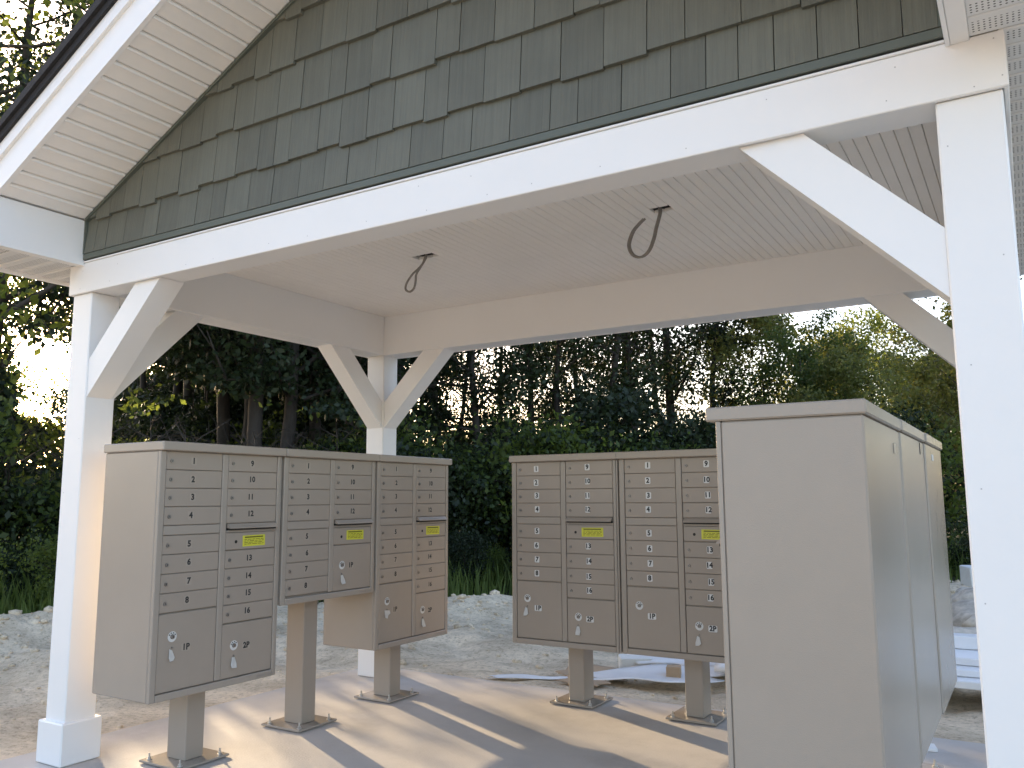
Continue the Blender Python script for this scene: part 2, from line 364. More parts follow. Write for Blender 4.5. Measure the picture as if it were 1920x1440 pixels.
# braces
BL, BW = .56, .198
def brace(axis, c0, c1, base, sgn):
    """45 degree brace in the plane across 'axis'; base = inside face of the post"""
    pts = [(base, ZB-BL), (base+sgn*BL, ZB), (base+sgn*(BL-BW), ZB), (base, ZB-BL+BW)]
    part('brace', fixn(MB().prism(pts, axis, c0, c1).mesh('brace', M_WHITE)))
for y0 in (.008, YB+.014):
    brace(1, y0, y0+.138, XL+PW+.0006, 1); brace(1, y0, y0+.138, XR_-.0006, -1)
for x0 in (XL+.014, XR_+.014):
    brace(0, x0, x0+.138, PW+.0006, 1); brace(0, x0, x0+.138, YB-.0006, -1)
# ceiling of narrow boards, cut round two cable openings
ceil = part('ceiling', MB().box(XL+PW-.02, XR_+.02, .12, YB+.02, ZC+.02, ZC+.03).mesh('ceiling', M_GAP2))
HOLES = [(.616, 1.236, .036), (2.061, 1.218, .036)]
x = XL+PW+.002; bw = .0495; k = 0
full = MB().box(0, bw-.0022, .1385, YB-.002, ZC, ZC+.018, c=.0026).mesh('ceiling_board', M_CEIL)
while x+bw < XR_+.002:
    hs = [h for h in HOLES if x < h[0]+h[2] and x+bw-.003 > h[0]-h[2]]
    if hs:
        h = hs[0]
        for a, b in ((.1385, h[1]-h[2]), (h[1]+h[2], YB-.002)):
            link('ceiling_board', MB().box(0, bw-.0022, a, b, ZC, ZC+.018, c=.0026).mesh('ceiling_board', M_CEIL), ceil, (x, 0, 0))
    else: link('ceiling_board', full, ceil, (x, 0, rnd.uniform(-.0006, .0006)))
    x += bw; k += 1
for h in HOLES:
    b = MB(); w = .052
    b.box(h[0]-w, h[0]+w, h[1]-w, h[1]+w, ZC+.0205, ZC+.022, 0)
    link('cable_opening', MB().box(h[0]-w, h[0]+w, h[1]-w, h[1]+w, ZC+.0182, ZC+.0195).mesh('cable_opening', M_BLACK), ceil)
# gable wall of individual shingles
S = .4976; XE0, XE1 = -.7045, 3.3986; ZE, ZE1 = 2.538, 2.7853; XA = (XE0+XE1)/2; ZA = ZE1+(XA-XE0)*S; YR = -.481
def zrake(x): return ZE1+(min(x, XE0+XE1-x)-XE0)*S
gw = part('gable_wall', fixn(MB().prism([(XE0, 2.5555), (XE1, 2.5555), (XE1, ZE1), (XA, ZA), (XE0, ZE1)], 1, .004, .12).mesh('gable_wall', M_GTRIM)))
ytop = YF+.008
def clip_rake(poly):
    for sgn in (1, -1):
        out = []; f = lambda p: (ZE1+((p[0]-XE0) if sgn > 0 else (XE1-p[0]))*S)-.004-p[1]
        for a, b in zip(poly, poly[1:]+poly[:1]):
            fa_, fb_ = f(a), f(b)
            if fa_ >= 0: out.append(a)
            if fa_*fb_ < 0: t = fa_/(fa_-fb_); out.append((a[0]+(b[0]-a[0])*t, a[1]+(b[1]-a[1])*t))
        poly = out
        if len(poly) < 3: return []
    return poly
rows = [2.5985, 2.780, 3.012, 3.236, 3.472, 3.70]
JO = {0: [1.173, 1.328, 1.504, 1.666, 1.8, 1.971, 2.141, 2.252, 2.419, 2.596], 1: [1.276, 1.418, 1.573, 1.69, 1.857, 2.019, 2.187, 2.357, 2.518], 2: [1.153, 1.291, 1.4, 1.628, 1.745, 1.906, 2.081, 2.244]}
for r, z0 in enumerate(rows):
    z1 = (rows+[3.92])[r+1]+.03
    J = list(JO.get(r, [1.0, 1.15, 1.32]))
    while J[0] > XE0: J.insert(0, J[0]-rnd.uniform(.095, .185))
    while J[-1] < XE1: J.append(J[-1]+rnd.uniform(.10, .19))
    for a, b in zip(J[:-1], J[1:]):
        a = max(a, XE0+.012); b = min(b, XE1-.012)
        if b-a < .02: continue
        zb = z0 if r == 0 else z0+rnd.choice((-.010, -.003, .003, .010))
        g = .0016
        poly = clip_rake([(a+g, zb), (b-g, zb), (b-g, z1), (a+g, z1)])
        if len(poly) < 3: continue
        # wedge: thick butt at the bottom, thin under the course above
        n = len(poly); V = []
        yo = rnd.uniform(-.0012, .0012)
        for px_, pz_ in poly: 
            t = (pz_-zb)/(z1-zb); V.append((px_, YF+.002-.016*(1-t)+.004*t+yo, pz_))
        for px_, pz_ in poly: V.append((px_, .002, pz_))
        F = [tuple(range(n)), tuple(range(n, 2*n))[::-1]]+[(k, n+k, n+(k+1) % n, (k+1) % n) for k in range(n)]
        link('shingle', fixn(mesh('shingle', V, F, M_SHINGLE)), gw)
link('starter_trim', MB().box(XE0+.002, XE1-.002, YF-.012, .003, 2.5665, 2.597, c=.002).mesh('starter_trim', M_GTRIM), gw)
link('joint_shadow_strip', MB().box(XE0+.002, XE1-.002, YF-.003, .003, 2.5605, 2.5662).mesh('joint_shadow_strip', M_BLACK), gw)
link('drip_flashing', MB().box(XE0+.002, XE1-.002, YF-.006, .003, 2.5525, 2.5600, c=.001).mesh('drip_flashing', M_WHITE), gw)
for xa in (XE0+.0004, XE1-.0124): link('corner_trim', MB().box(xa, xa+.012, YF-.014, .003, 2.5985, ZE1-.002).mesh('corner_trim', M_GTRIM), gw)
for sgn in (1, -1):                          # trim under the rake soffit
    xs = (XE0+.013, XA-.002) if sgn > 0 else (XE1-.013, XA+.002); f = lambda x: zrake(x)
    pts = [(xs[0], f(xs[0])-.016), (xs[1], f(xs[1])-.016), (xs[1], f(xs[1])-.001), (xs[0], f(xs[0])-.001)]
    link('rake_trim', fixn(MB().prism(pts, 1, YF-.020, .003).mesh('rake_trim', M_GTRIM)), gw)
# back gable, plain
part('gable_wall', fixn(MB().prism([(XE0, 2.5555), (XE1, 2.5555), (XE1, ZE1), (XA, ZA), (XE0, ZE1)], 1, YB+.05, YB+PW-.004).mesh('gable_wall', M_GTRIM)))
# rake overhang: soffit panels with ribs, fascia, drip edge; boxed eave returns; roof
EAVE0, EAVE1 = -1.166, XE0+XE1+1.166
YBK = YB+PW+.46
for sgn in (1, -1):
    X = lambda x: x if sgn > 0 else XE0+XE1-x
    zs = lambda x: ZE1+(x-XE0)*S
    rs = part('rake_soffit', fixn(MB().prism([(X(XE0-.2), zs(XE0-.2)+.014), (X(XA), zs(XA)+.014), (X(XA), zs(XA)+.022), (X(XE0-.2), zs(XE0-.2)+.022)], 1, YR+.002, YF-.001).mesh('rake_soffit', M_VINYL)))
    L = math.hypot(1, S); n = 23; step = (XA-XE0)/n
    for k in range(n):
        a, b = XE0+k*step+.0035, XE0+(k+1)*step-.0035
        mb = MB()
        # shallow panel with a raised bead on the upper side joint
        prof = [(a, zs(a)+.004), (a+.006, zs(a+.006)), (b-.010, zs(b-.010)), (b-.005, zs(b-.005)-.006), (b, zs(b)+.002), (b, zs(b)+.0135), (a, zs(a)+.0135)]
        mb.prism([(X(p), z) for p, z in prof], 1, YR+.012, YF-.022)
        link('soffit_panel', fixn(mb.mesh('soffit_panel', M_VINYL)), rs)
    # j-channel along the fascia
    rf = part('rake_fascia', fixn(MB().prism([(X(EAVE0), zs(EAVE0)-.004), (X(XA), zs(XA)-.004), (X(XA), zs(XA)+.165), (X(EAVE0), zs(EAVE0)+.165)], 1, YR-.012, YR+.010).mesh('rake_fascia', M_WHITE)))
    link('crown_board', fixn(MB().prism([(X(EAVE0), zs(EAVE0)+.150), (X(XA), zs(XA)+.150), (X(XA), zs(XA)+.218), (X(EAVE0), zs(EAVE0)+.218)], 1, YR-.030, YR-.0125).mesh('crown_board', M_WHITE)), rf)
    part('drip_edge', fixn(MB().prism([(X(EAVE0-.03), zs(EAVE0-.03)+.2185), (X(XA), zs(XA)+.2185), (X(XA), zs(XA)+.255), (X(EAVE0-.03), zs(EAVE0-.03)+.255)], 1, YR-.045, YR+.1).mesh('drip_edge', M_ROOF)))
    part('roof_slope', fixn(MB().prism([(X(EAVE0-.045), zs(EAVE0-.045)+.256), (X(XA), zs(XA)+.256), (X(XA), zs(XA)+.30), (X(EAVE0-.045), zs(EAVE0-.045)+.30)], 1, YR-.062, YBK+.05).mesh('roof_slope', M_ROOF)))
    # eave box: inner face of the return, eave fascia, soffit
    xi = X(XE0); xo = X(EAVE0); lo, hi = min(xi, X(XE0-.012)), max(xi, X(XE0-.012))
    part('eave_return', fixn(MB().prism([(YR+.012, ZE), (YF-.0012, ZE), (YF-.0012, ZE1-.003), (YR+.012, ZE1-.003)], 0, lo, hi).mesh('eave_return', M_WHITE)))
    lo, hi = sorted((xo, X(EAVE0+.02)))
    part('eave_fascia', MB().box(lo, hi, YR-.012, YBK, ZE-.012, ZE1-.04, c=.003).mesh('eave_fascia', M_WHITE))
    e0, e1 = sorted((X(XE0-.0125), X(EAVE0+.0205)))
    part('return_face', fixn(MB().prism([(X(EAVE0+.0205), ZE+.002), (X(XE0), ZE+.002), (X(XE0), zs(XE0)-.006), (X(EAVE0+.0205), zs(EAVE0+.0205)-.006)], 1, YR-.011, YR+.0105).mesh('return_face', M_WHITE)))
    es = part('eave_soffit', MB().box(e0, e1, YR+.0125, YBK, 2.566, 2.572).mesh('eave_soffit', M_GAP))
    xj = X(XE0-.0125); lo, hi = sorted((xj, X(XE0-.060)))
    link('soffit_channel', MB().box(lo, hi, YR+.0125, YF-.0014, ZE+.002, 2.5655, c=.002).mesh('soffit_channel', M_VINYL), es)
    for (p0, p1, y0, y1) in ((XE0-.0605, EAVE0+.0215, YR+.0135, YF-.0014), (-.834, EAVE0+.0215, YF+.0006, YBK)):
        lo, hi = sorted((X(p0), X(p1))); n = max(1, round((y1-y0)/.10)); st = (y1-y0)/n
        pm = fixn(MB().prism([(0, ZE+.012), (.004, ZE+.009), (st-.012, ZE+.009), (st-.006, ZE+.013), (st-.001, ZE+.013), (st-.001, ZE+.0265), (0, ZE+.0265)], 0, lo, hi).mesh('soffit_panel', M_PERF))
        for k in range(n): link('soffit_panel', pm, es, (0, y0+k*st, 0))
# wiring loops that hang from the ceiling openings
def spline(P, n=10):
    P = np.array(P, float); Q = np.vstack([2*P[0]-P[1], P, 2*P[-1]-P[-2]]); out = []
    for k in range(1, len(Q)-2):
        for t in np.linspace(0, 1, n, endpoint=False):
            a, b, c, d = Q[k-1], Q[k], Q[k+1], Q[k+2]
            out.append(.5*((2*b)+(-a+c)*t+(2*a-5*b+4*c-d)*t*t+(-a+3*b-3*c+d)*t**3))
    out.append(P[-1]); return np.array(out)
h = HOLES[1]
P = [(2.064, 1.216, 2.712), (2.064, 1.216, 2.670), (2.045, 1.21, 2.60), (2.035, 1.20, 2.545), (2.012, 1.19, 2.485), (1.975, 1.18, 2.457), (1.932, 1.18, 2.475), (1.908, 1.19, 2.53), (1.925, 1.20, 2.595), (1.955, 1.21, 2.635), (1.982, 1.216, 2.660)]
c = MB(); sp = spline(P); c.tube(sp, .0062, 8, flat=.8); c.tube(sp+np.array((.0075, .004, .001)), .0058, 8, flat=.8)
o = link('electrical_cable', fixn(c.mesh('electrical_cable', M_CABLE, True))); tag(o, 'thick grey cable hook hanging from ceiling opening, the one nearer the right brace', 'cable', 'bare light cables under the ceiling')
P = [(.622, 1.236, 2.712), (.618, 1.236, 2.678), (.585, 1.233, 2.632), (.556, 1.23, 2.592), (.551, 1.23, 2.555), (.540, 1.23, 2.512), (.510, 1.23, 2.494), (.478, 1.23, 2.512), (.482, 1.235, 2.552), (.520, 1.24, 2.600), (.556, 1.243, 2.625), (.590, 1.243, 2.652), (.612, 1.24, 2.690)]
c = MB(); c.tube(spline(P), .0065, 8)
o = link('electrical_cable', fixn(c.mesh('electrical_cable', M_CABLE, True))); tag(o, 'thin grey cable in a closed teardrop loop under ceiling, left of the other cable', 'cable', 'bare light cables under the ceiling')

# ---------------------------------------------------------------- mailboxes
DEP = .44; UW = .766; HT = 1.575
TXT = {}
def text_mesh(s, size):
    if (s, size) in TXT: return TXT[s, size]
    cu = bpy.data.curves.new('number', 'FONT'); cu.body = s; cu.size = size; cu.align_x = 'CENTER'; cu.align_y = 'CENTER'; cu.offset = size*.042; cu.resolution_u = 3; cu.space_character = 1.02
    ob = bpy.data.objects.new('number', cu); me = bpy.data.meshes.new_from_object(ob); bpy.data.objects.remove(ob)
    me.transform(Matrix.Rotation(R(90), 4, 'X')); me.materials.clear(); me.materials.append(M_INK); TXT[s, size] = me; return me
lockm = MB().cyl((0, 0, 0), (0, -1, 0), .0095, .006, 14, 0, .0085).box(-.001, .001, -.0066, -.0059, -.005, .005, 1).mesh('lock', [M_LOCK, M_BLACK])
biglock = MB().cyl((0, 0, 0), (0, -1, 0), .0105, .009, 14, 0, .0095).box(-.0012, .0012, -.0098, -.0089, -.006, .006, 1).mesh('lock', [M_LOCK, M_BLACK])
def ring():
    b = MB(); n = 24; r0, r1 = .0115, .0245
    def ann(a0, a1, ra, rb, y, k, i):
        A = np.linspace(a0, a1, k+1); V = []; 
        for a in A: V += [(ra*math.cos(a), y, ra*math.sin(a)), (rb*math.cos(a), y, rb*math.sin(a))]
        b.add(V, [(2*j, 2*j+2, 2*j+3, 2*j+1) for j in range(k)], i)
    ann(0, 2*math.pi, r0, r1, -.0006, n, 0)
    for a in (20, 58, 100, 138): ann(R(a), R(a+24), .0155, .0205, -.0010, 3, 1)
    return b.mesh('lock_ring_sticker', [M_STK, M_INK])
ringm = ring()
def sticker(w, h, m):
    c = .004; P = [(-w/2+c, -h/2), (w/2-c, -h/2), (w/2, -h/2+c), (w/2, h/2-c), (w/2-c, h/2), (-w/2+c, h/2), (-w/2, h/2-c), (-w/2, -h/2+c)]
    return fixn(MB().prism(P, 1, -.0006, 0).mesh('number_sticker', m))
STK = {k: (sticker(.034, .040, m), sticker(.052, .036, m)) for k, m in (('white', M_STK), ('clear', M_CLEAR))}
doorm = {}
def door_mesh(w, h):
    k = (round(w, 4), round(h, 4))
    if k not in doorm: doorm[k] = MB().box(0, w, .004, .0195, 0, h, c=.0022).mesh('door', M_SANDD)
    return doorm[k]
def notice():
    b = MB(); b.box(0, .15, -.0006, 0, 0, .056, 0)
    b.box(.014, .136, -.0010, -.0005, .043, .050, 1)
    rr = random.Random(3)
    for z in (.034, .026, .018, .010):
        x = .012
        while x < .135:
            w = rr.uniform(.01, .035); b.box(x, min(x+w, .14), -.0010, -.0005, z, z+.0028, 1); x += w+.006
    return b.mesh('notice_sticker', [M_YEL, M_YINK])
noticem = notice()
def tagmesh(kind):
    if kind == 0: P = [(-.012, 0), (.004, -.004), (.022, -.034), (.014, -.048), (-.004, -.054), (-.010, -.040)]
    elif kind == 1: P = [(-.008, 0), (.008, 0), (.016, -.030), (.012, -.052), (-.016, -.050), (-.018, -.036)]
    else: P = [(-.022, .004), (.026, 0), (.030, -.018), (.006, -.030), (-.006, -.046), (-.024, -.040)]
    n = len(P); b = MB()
    V = [(x, -.002-.010*(-z/.05)*(1+.3*math.sin(z*90)), z) for x, z in P]+[(x, -.0005-.009*(-z/.05)*(1+.3*math.sin(z*90)), z) for x, z in P]
    b.add(V, [tuple(range(n))[::-1], tuple(range(n, 2*n))]+[(k, (k+1) % n, n+(k+1) % n, n+k) for k in range(n)], 0)
    b.cyl((0, -.001, .008), (0, -1, 0), .004, .006, 8, 1)
    return fixn(b.mesh('key_tag', [M_TAG, M_LOCK]))
tagm = [tagmesh(k) for k in range(3)]
CL, CR, CW = .036, .404, .327          # door columns
def unit(loc, rotz, label, kind=3, stk='white', tags=(0, 1), seed=0, back=None, front=True):
    rr = random.Random(seed)
    B = .3685 if kind == 3 else .724
    root = link('cluster_mailbox', None, None, loc, (0, 0, rotz)); root.empty_display_size = .2
    tag(root, label, 'mailbox', 'cluster mailboxes under the pavilion')
    O = (-UW/2, -DEP/2, 0)               # local frame: u from viewer's left, y from the front face
    P = lambda name, me, parent=root, loc=None: link(name, me, parent, O if loc is None else loc)
    body = MB().box(.0, UW, .0196, DEP, B, HT-.044, c=.006).mesh('cabinet', M_SAND); P('cabinet', body)
    hood = MB(); hood.add([(-.012, -.027, HT-.043), (UW+.012-.014, -.027, HT-.043), (UW+.012-.014, DEP+.010, HT-.043), (-.012, DEP+.010, HT-.043)], [(0, 3, 2, 1)])
    P('hood', MB().box(-.007, UW+.007, -.027, DEP+.010, HT-.0435, HT, c=.005).mesh('hood', M_SAND))
    fr = MB()
    zt = HT-.0445; zbm = B
    fr.box(0, CL-.003, 0, .0194, zbm, zt, c=.003); fr.box(CL+CW+.003, CR-.003, .001, .0194, zbm+.038, zt-.003, c=.003); fr.box(CR+CW+.003, UW-.012, 0, .0194, zbm, zt, c=.003); fr.box(UW-.0108, UW, .004, .0194, zbm, zt, c=.002)
    fr.box(CL-.0028, CR+CW+.0028, .001, .0194, zt-.0022, zt, c=.0)
    fr.box(CL-.0028, CR+CW+.0028, -.003, .0194, zbm, zbm+.0335, c=.003)
    fr.box(CL, CL+CW, .003, .0194, 1.130, 1.1735, c=.002)
    P('front_frame', fr.mesh('front_frame', M_SAND))
    mk = MB()
    for k in range(9):
        if k != 5: mk.box(UW-.135+k*.012, UW-.128+k*.012, -.0036, -.0031, B+.011, B+.019)
    P('stamped_mark', mk.mesh('stamped_mark', M_LOCK))
    def cdoor(col, z0, z1, num):
        x0 = CL if col == 0 else CR
        d = link('compartment_door', door_mesh(CW, z1-z0), root, (O[0]+x0, O[1]+rr.uniform(-.0006, .0006), z0))
        link('lock', lockm, d, (.028, .0045, (z1-z0)*.47), (0, rr.uniform(-.5, .5), 0))
        s = (STK[stk][0] if len(num) == 1 else STK[stk][0]); dx = rr.uniform(-.004, .004); dz = rr.uniform(-.003, .003); tl = rr.uniform(-.04, .04)
        link('number_sticker', s, d, (.152+dx, .0038, (z1-z0)*.52+dz), (0, tl, 0))
        link('number', text_mesh(num, .040), d, (.152+dx, .0029, (z1-z0)*.52+dz), (0, tl, 0))
    T0 = [1.528-.0885*i for i in range(4)]; Hh = .0862
    for i in range(4):
        cdoor(0, T0[i]-Hh, T0[i], str(1+i)); cdoor(1, T0[i]-Hh, T0[i], str(9+i))
    T1 = [1.127-.0900*i for i in range(4)]
    for i in range(4): cdoor(0, T1[i]-.0876, T1[i], str(5+i))
    # outgoing mail slot under door 12
    sl_ = MB(); x0, x1 = CR+.006, CR+CW-.006
    sl_.prism([(.006, 1.1735), (.0, 1.1735), (-.022, 1.153), (-.022, 1.149), (.0, 1.152), (.006, 1.152)], 0, x0, x1, 0); sl_.box(x0+.03, x1-.1, -.0165, -.0155, 1.1605, 1.162, 0)
    ms = P('mail_slot', fixn(sl_.mesh('mail_slot', M_SANDD)))
    link('slot_opening', MB().box(x0+.004, x1-.004, -.0125, .015, 1.1415, 1.1515).mesh('slot_opening', M_BLACK), ms)
    fr2 = MB().box(CR, CR+CW, .003, .0194, 1.1295, 1.1405, c=.001); P('slot_sill', fr2.mesh('slot_sill', M_SAND))
    hd = .0858 if kind == 3 else .098
    d = link('outgoing_mail_door', door_mesh(CW, hd), root, (O[0]+CR, O[1], 1.127-hd))
    link('lock_hole', MB().cyl((0, 0, 0), (0, -1, 0), .0085, .001, 14).mesh('lock_hole', M_BLACK), d, (.065, .0045, hd*.46))
    link('notice_sticker', noticem, d, (.108, .0038, hd-.073), (0, rr.uniform(-.02, .02), 0))
    def pdoor(col, z0, z1, num, ux, rz, nx_, nz_, tg):
        x0 = CL if col == 0 else CR
        d = link('parcel_door', door_mesh(CW, z1-z0), root, (O[0]+x0, O[1], z0)); ux -= x0
        link('lock', biglock, d, (ux, .0045, rz-z0)); link('lock_ring_sticker', ringm, d, (ux, .0039, rz-z0), (0, rr.uniform(-.25, .25), 0))
        link('number_sticker', STK[stk][1], d, (nx_-x0, .0038, nz_-z0)); link('number', text_mesh(num, .040), d, (nx_-x0, .0029, nz_-z0))
        if tg is not None: link('key_tag', tagm[tg], d, (ux-.002, .003, rz-z0-.058), (0, rr.uniform(-.3, .3), 0))
    if kind == 3:
        for i in range(4):
            z1 = 1.0365-.0905*i; cdoor(1, z1-.0880, z1, str(13+i))
        pdoor(0, B+.038, .7625, '1P', .113, .655, .192, .597, tags[0]); pdoor(1, B+.038, .6705, '2P', .480, .562, .560, .552, tags[1])
    else:
        pdoor(1, B+.038, 1.0245, '1P', .478, .908, .553, .903, tags[1])
    ped = P('pedestal', MB().box(UW/2-.055, UW/2+.055, DEP/2-.07, DEP/2+.07, .0165, B-.0005, c=.004).mesh('pedestal', M_SAND))
    pl = P('base_plate', MB().box(UW/2-.152, UW/2+.152, DEP/2-.152, DEP/2+.152, .005, .0162, c=.002).mesh('base_plate', M_SAND))
    bolt = MB().cyl((0, 0, 0), (0, 0, 1), .013, .003, 12).cyl((0, 0, .003), (0, 0, 1), .0095, .010, 6).cyl((0, 0, .013), (0, 0, 1), .005, .018, 8).mesh('anchor_bolt', M_STEEL)
    for bx in (-.118, .118):
        for by in (-.118, .118): link('anchor_bolt', bolt, pl, (UW/2+bx, DEP/2+by, .0164), (0, 0, rr.uniform(0, 1)))
    P('shim', MB().box(UW/2-.06, UW/2+.06, DEP/2-.06, DEP/2+.06, .0003, .0048).mesh('shim', M_STEEL))
    if back:
        for (u, z, w, h_, mm, nm) in back:
            P(nm, MB().box(u-w/2, u+w/2, DEP+.0002, DEP+.0022, z-h_/2, z+h_/2).mesh(nm, mm))
    return root
# left row faces +x
UPL = .783
unit((-DEP/2, UW/2, 0), R(90), 'sixteen door tan cluster mailbox beside the front left post, nearest of the left row', 3, 'clear', (0, 1), 1)
unit((-DEP/2, UPL+UW/2, 0), R(90), 'shorter tan cluster mailbox raised on a tall pedestal with one parcel door', 2, 'clear', (None, 1), 2)
unit((-DEP/2, 2*UPL+UW/2, 0), R(90), 'tan cluster mailbox at the far end of the left row, before the back post', 3, 'clear', (2, 1), 3)
XM, YM = .574, 2.25
unit((XM+UW/2, YM+DEP/2, 0), 0, 'tan cluster mailbox with white number stickers at left end of the back row', 3, 'white', (0, 1), 4)
unit((XM+.777+UW/2, YM+DEP/2, 0), 0, 'tan cluster mailbox with white number stickers, partly behind the big near mailbox', 3, 'white', (None, 0), 5)
XRB, YRN, UPR = 3.114, .051, .780
unit((XRB-DEP/2, YRN+UW/2, 0), R(-90), 'near tan mailbox turned away, its large blank side facing the camera', 3, 'white', (0, 1), 6,
     back=[(UW-.62, 1.46, .05, .035, M_CLEAR, 'faded_sticker')])
unit((XRB-DEP/2+.004, YRN+UPR+UW/2, 0), R(-90), 'middle of the three mailboxes seen from behind by the right post', 3, 'white', (0, 1), 7,
     back=[(UW-.62, 1.497, .008, .05, M_BLACK, 'dark_scratch')])
unit((XRB-DEP/2+.010, YRN+2*UPR+.006+UW/2, 0), R(-90), 'farthest of the three mailboxes seen from behind by the right post', 3, 'white', (0, 1), 8,
     back=[(UW-.30, 1.475, .07, .03, M_STK, 'back_sticker')])

# ---------------------------------------------------------------- building leftovers behind the slab
def gh(x, y): return float(height(np.array([x], float), np.array([y], float))[0])
def sheet(name, cx, cy, lx, ly, rot, mat_, label, cat, th=.006, wav=.02, lift=.01, tilt=(0, 0), seed=0, grp='building leftovers behind the slab', ribs=0):
    rr = np.random.RandomState(seed); n, k = 18, 10; V = []
    U, W = np.meshgrid(np.linspace(-.5, .5, n), np.linspace(-.5, .5, k)); 
    Z = wav*(np.sin(U*7+rr.rand()*6)*.5+np.sin(W*5+U*3+rr.rand()*6)*.5)+U*tilt[0]+W*tilt[1]
    if ribs: Z = Z+.008*np.sign(np.sin(W*ribs*2*math.pi))
    if not ribs:
        a_ = rr.rand(4)*6; U, W = U*(1+.16*np.sin(W*7+a_[0])+.08*np.sin(W*19+a_[1])), W*(1+.28*np.sin(U*6+a_[2])+.10*np.sin(U*17+a_[3]))
    c, s = math.cos(rot), math.sin(rot); x = cx+U*lx*c-W*ly*s; y = cy+U*lx*s+W*ly*c
    hm = height(x, y).max(); z = hm+lift+Z-Z.min()
    V = np.stack([x, y, z], -1).reshape(-1, 3); V2 = V+np.array((0, 0, th)); q = [(j*n+i, j*n+i+1, (j+1)*n+i+1, (j+1)*n+i) for j in range(k-1) for i in range(n-1)]
    N = n*k; F = [f[::-1] for f in q]+[tuple(a+N for a in f) for f in q]
    for i in range(n-1): F += [(i, i+1, N+i+1, N+i), (N-n+i+1, N-n+i, 2*N-n+i, 2*N-n+i+1)]
    for j in range(k-1): F += [((j+1)*n, j*n, N+j*n, N+(j+1)*n), (j*n+n-1, (j+1)*n+n-1, N+(j+1)*n+n-1, N+j*n+n-1)]
    org = np.array((cx, cy, hm)); me = fixn(mesh(name, np.vstack([V, V2])-org, F, mat_, None, True))
    return tag(link(name, me, None, tuple(org)), label, cat, grp)
sheet('discarded_sheet', .98, 3.62, 1.05, .34, .34, M_SHEET, 'large bent white sheet lying beyond the slab between the back pedestals', 'sheet', .004, .022, .0, (.05, .04), 1)
sheet('discarded_sheet', .12, 3.23, .60, .09, .50, M_SHEET, 'narrow white strip on the dirt at the slab edge, left of the back pedestal', 'sheet', .003, .010, .0, (0, 0), 2)
sheet('discarded_sheet', 1.02, 4.15, .75, .35, .15, M_SHEET, 'flat white board lying behind the bent white sheet', 'sheet', .01, .01, .05, (0, .08), 3)
sheet('ribbed_panel', 1.86, 4.05, .95, .62, .15, M_SHEET, 'white ribbed siding sheets propped up behind the second back pedestal', 'siding', .03, .004, .10, (.02, .10), 4, ribs=5)
sheet('cardboard_sheet', .50, 3.62, .55, .30, .35, M_CARD, 'tan cardboard sheet on the dirt behind the back pedestal', 'cardboard', .005, .015, .0, (0, .02), 5)
sheet('cardboard_sheet', .56, 3.28, .34, .20, -.2, M_CARD, 'small cardboard scrap close to the slab edge', 'cardboard', .005, .012, .0, (0, .01), 6)
def lump(name, cx, cy, sx, sy, sz, m_, label, cat, seed, grp, box=False, dz=0., rot=0.):
    import bmesh
    rr = random.Random(seed); bm = bmesh.new()
    if box: bmesh.ops.create_cube(bm, size=1); bmesh.ops.bevel(bm, geom=bm.edges[:], offset=.05, segments=2, affect='EDGES', profile=.5)
    else: bmesh.ops.create_icosphere(bm, subdivisions=3, radius=.5)
    vo = [rr.uniform(0, 50) for _ in range(3)]
    from mathutils import noise
    for v in bm.verts:
        nn = noise.noise(Vector(v.co)*2.3+Vector(vo))*(.05 if box else .32)+noise.noise(Vector(v.co)*5+Vector(vo))*(.02 if box else .22)
        v.co *= 1+nn; v.co.x *= sx; v.co.y *= sy; v.co.z = (v.co.z+.44)*sz
    me = bpy.data.meshes.new(name); bm.to_mesh(me); bm.free(); me.materials.append(m_); me.polygons.foreach_set('use_smooth', [not box]*len(me.polygons))
    return tag(link(name, me, None, (cx, cy, gh(cx, cy)+dz), (0, 0, rot)), label, cat, grp)
G1 = 'building leftovers behind the slab'
lump('foam_block', .66, 4.02, .26, .20, .15, M_FOAM, 'crumpled white foam lump between cardboard and white board', 'foam', 2, G1, True, 0, .5)
lump('small_box', 1.12, 3.68, .11, .10, .10, M_CARD, 'small cream box standing on the bent white sheet', 'box', 4, G1, True, .06, .3)
# stack of white panels on two timber bearers, right of the mailboxes
st = link('panel_stack', None, None, (3.05, 4.35, gh(3.05, 4.35))); tag(st, 'low stack of white panels on timber bearers behind the right post', 'panel stack', None)
pz = .16
for k, (w, d_, h_, dx, dy) in enumerate(((1.3, .95, .05, 0, 0), (1.3, .80, .045, .05, .06), (1.2, .62, .05, .0, .12), (1.25, .16, .09, .03, .25))):
    link('panel', MB().box(-w/2+dx, w/2+dx, -d_/2+dy, d_/2+dy, 0, h_, c=.006).mesh('panel', M_SHEET), st, (0, 0, pz+.006), (0, 0, (0, .05, -.06, .09)[k])); pz += h_+.003
for dx in (-.5, .45): link('bearer', MB().box(dx-.05, dx+.05, -.40, .42, -.06, .158, c=.004).mesh('bearer', M_WOOD), st)
G2 = 'pale rubble lumps by the wood edge'
for k, (px_, d_, sx, sz, lab) in enumerate(((1806, 8.6, .85, .30, 'broad pale rubble lump just behind the panel stack'), (1830, 9.3, .7, .34, 'grey rubble lump second from the panel stack'), (1800, 10.2, .8, .36, 'long pale rubble lump in the middle of the heap'), (1828, 10.9, .9, .40, 'pale rubble lump at the far side of the heap'), (1796, 11.8, .6, .35, 'small rubble lump at the weeds behind the heap'))):
    x, y = at(px_, d_); lump('rubble_lump', x, y, sx, sx*.7, sz, M_STONE, lab, 'rubble', 20+k, G2, False, -.04, k)
x, y = at(1822, 13.0); lump('white_crate', x, y, .55, .4, .26, M_FOAM, 'weathered white box standing in the weeds at the wood edge', 'box', 31, None, True, .18, .4); 
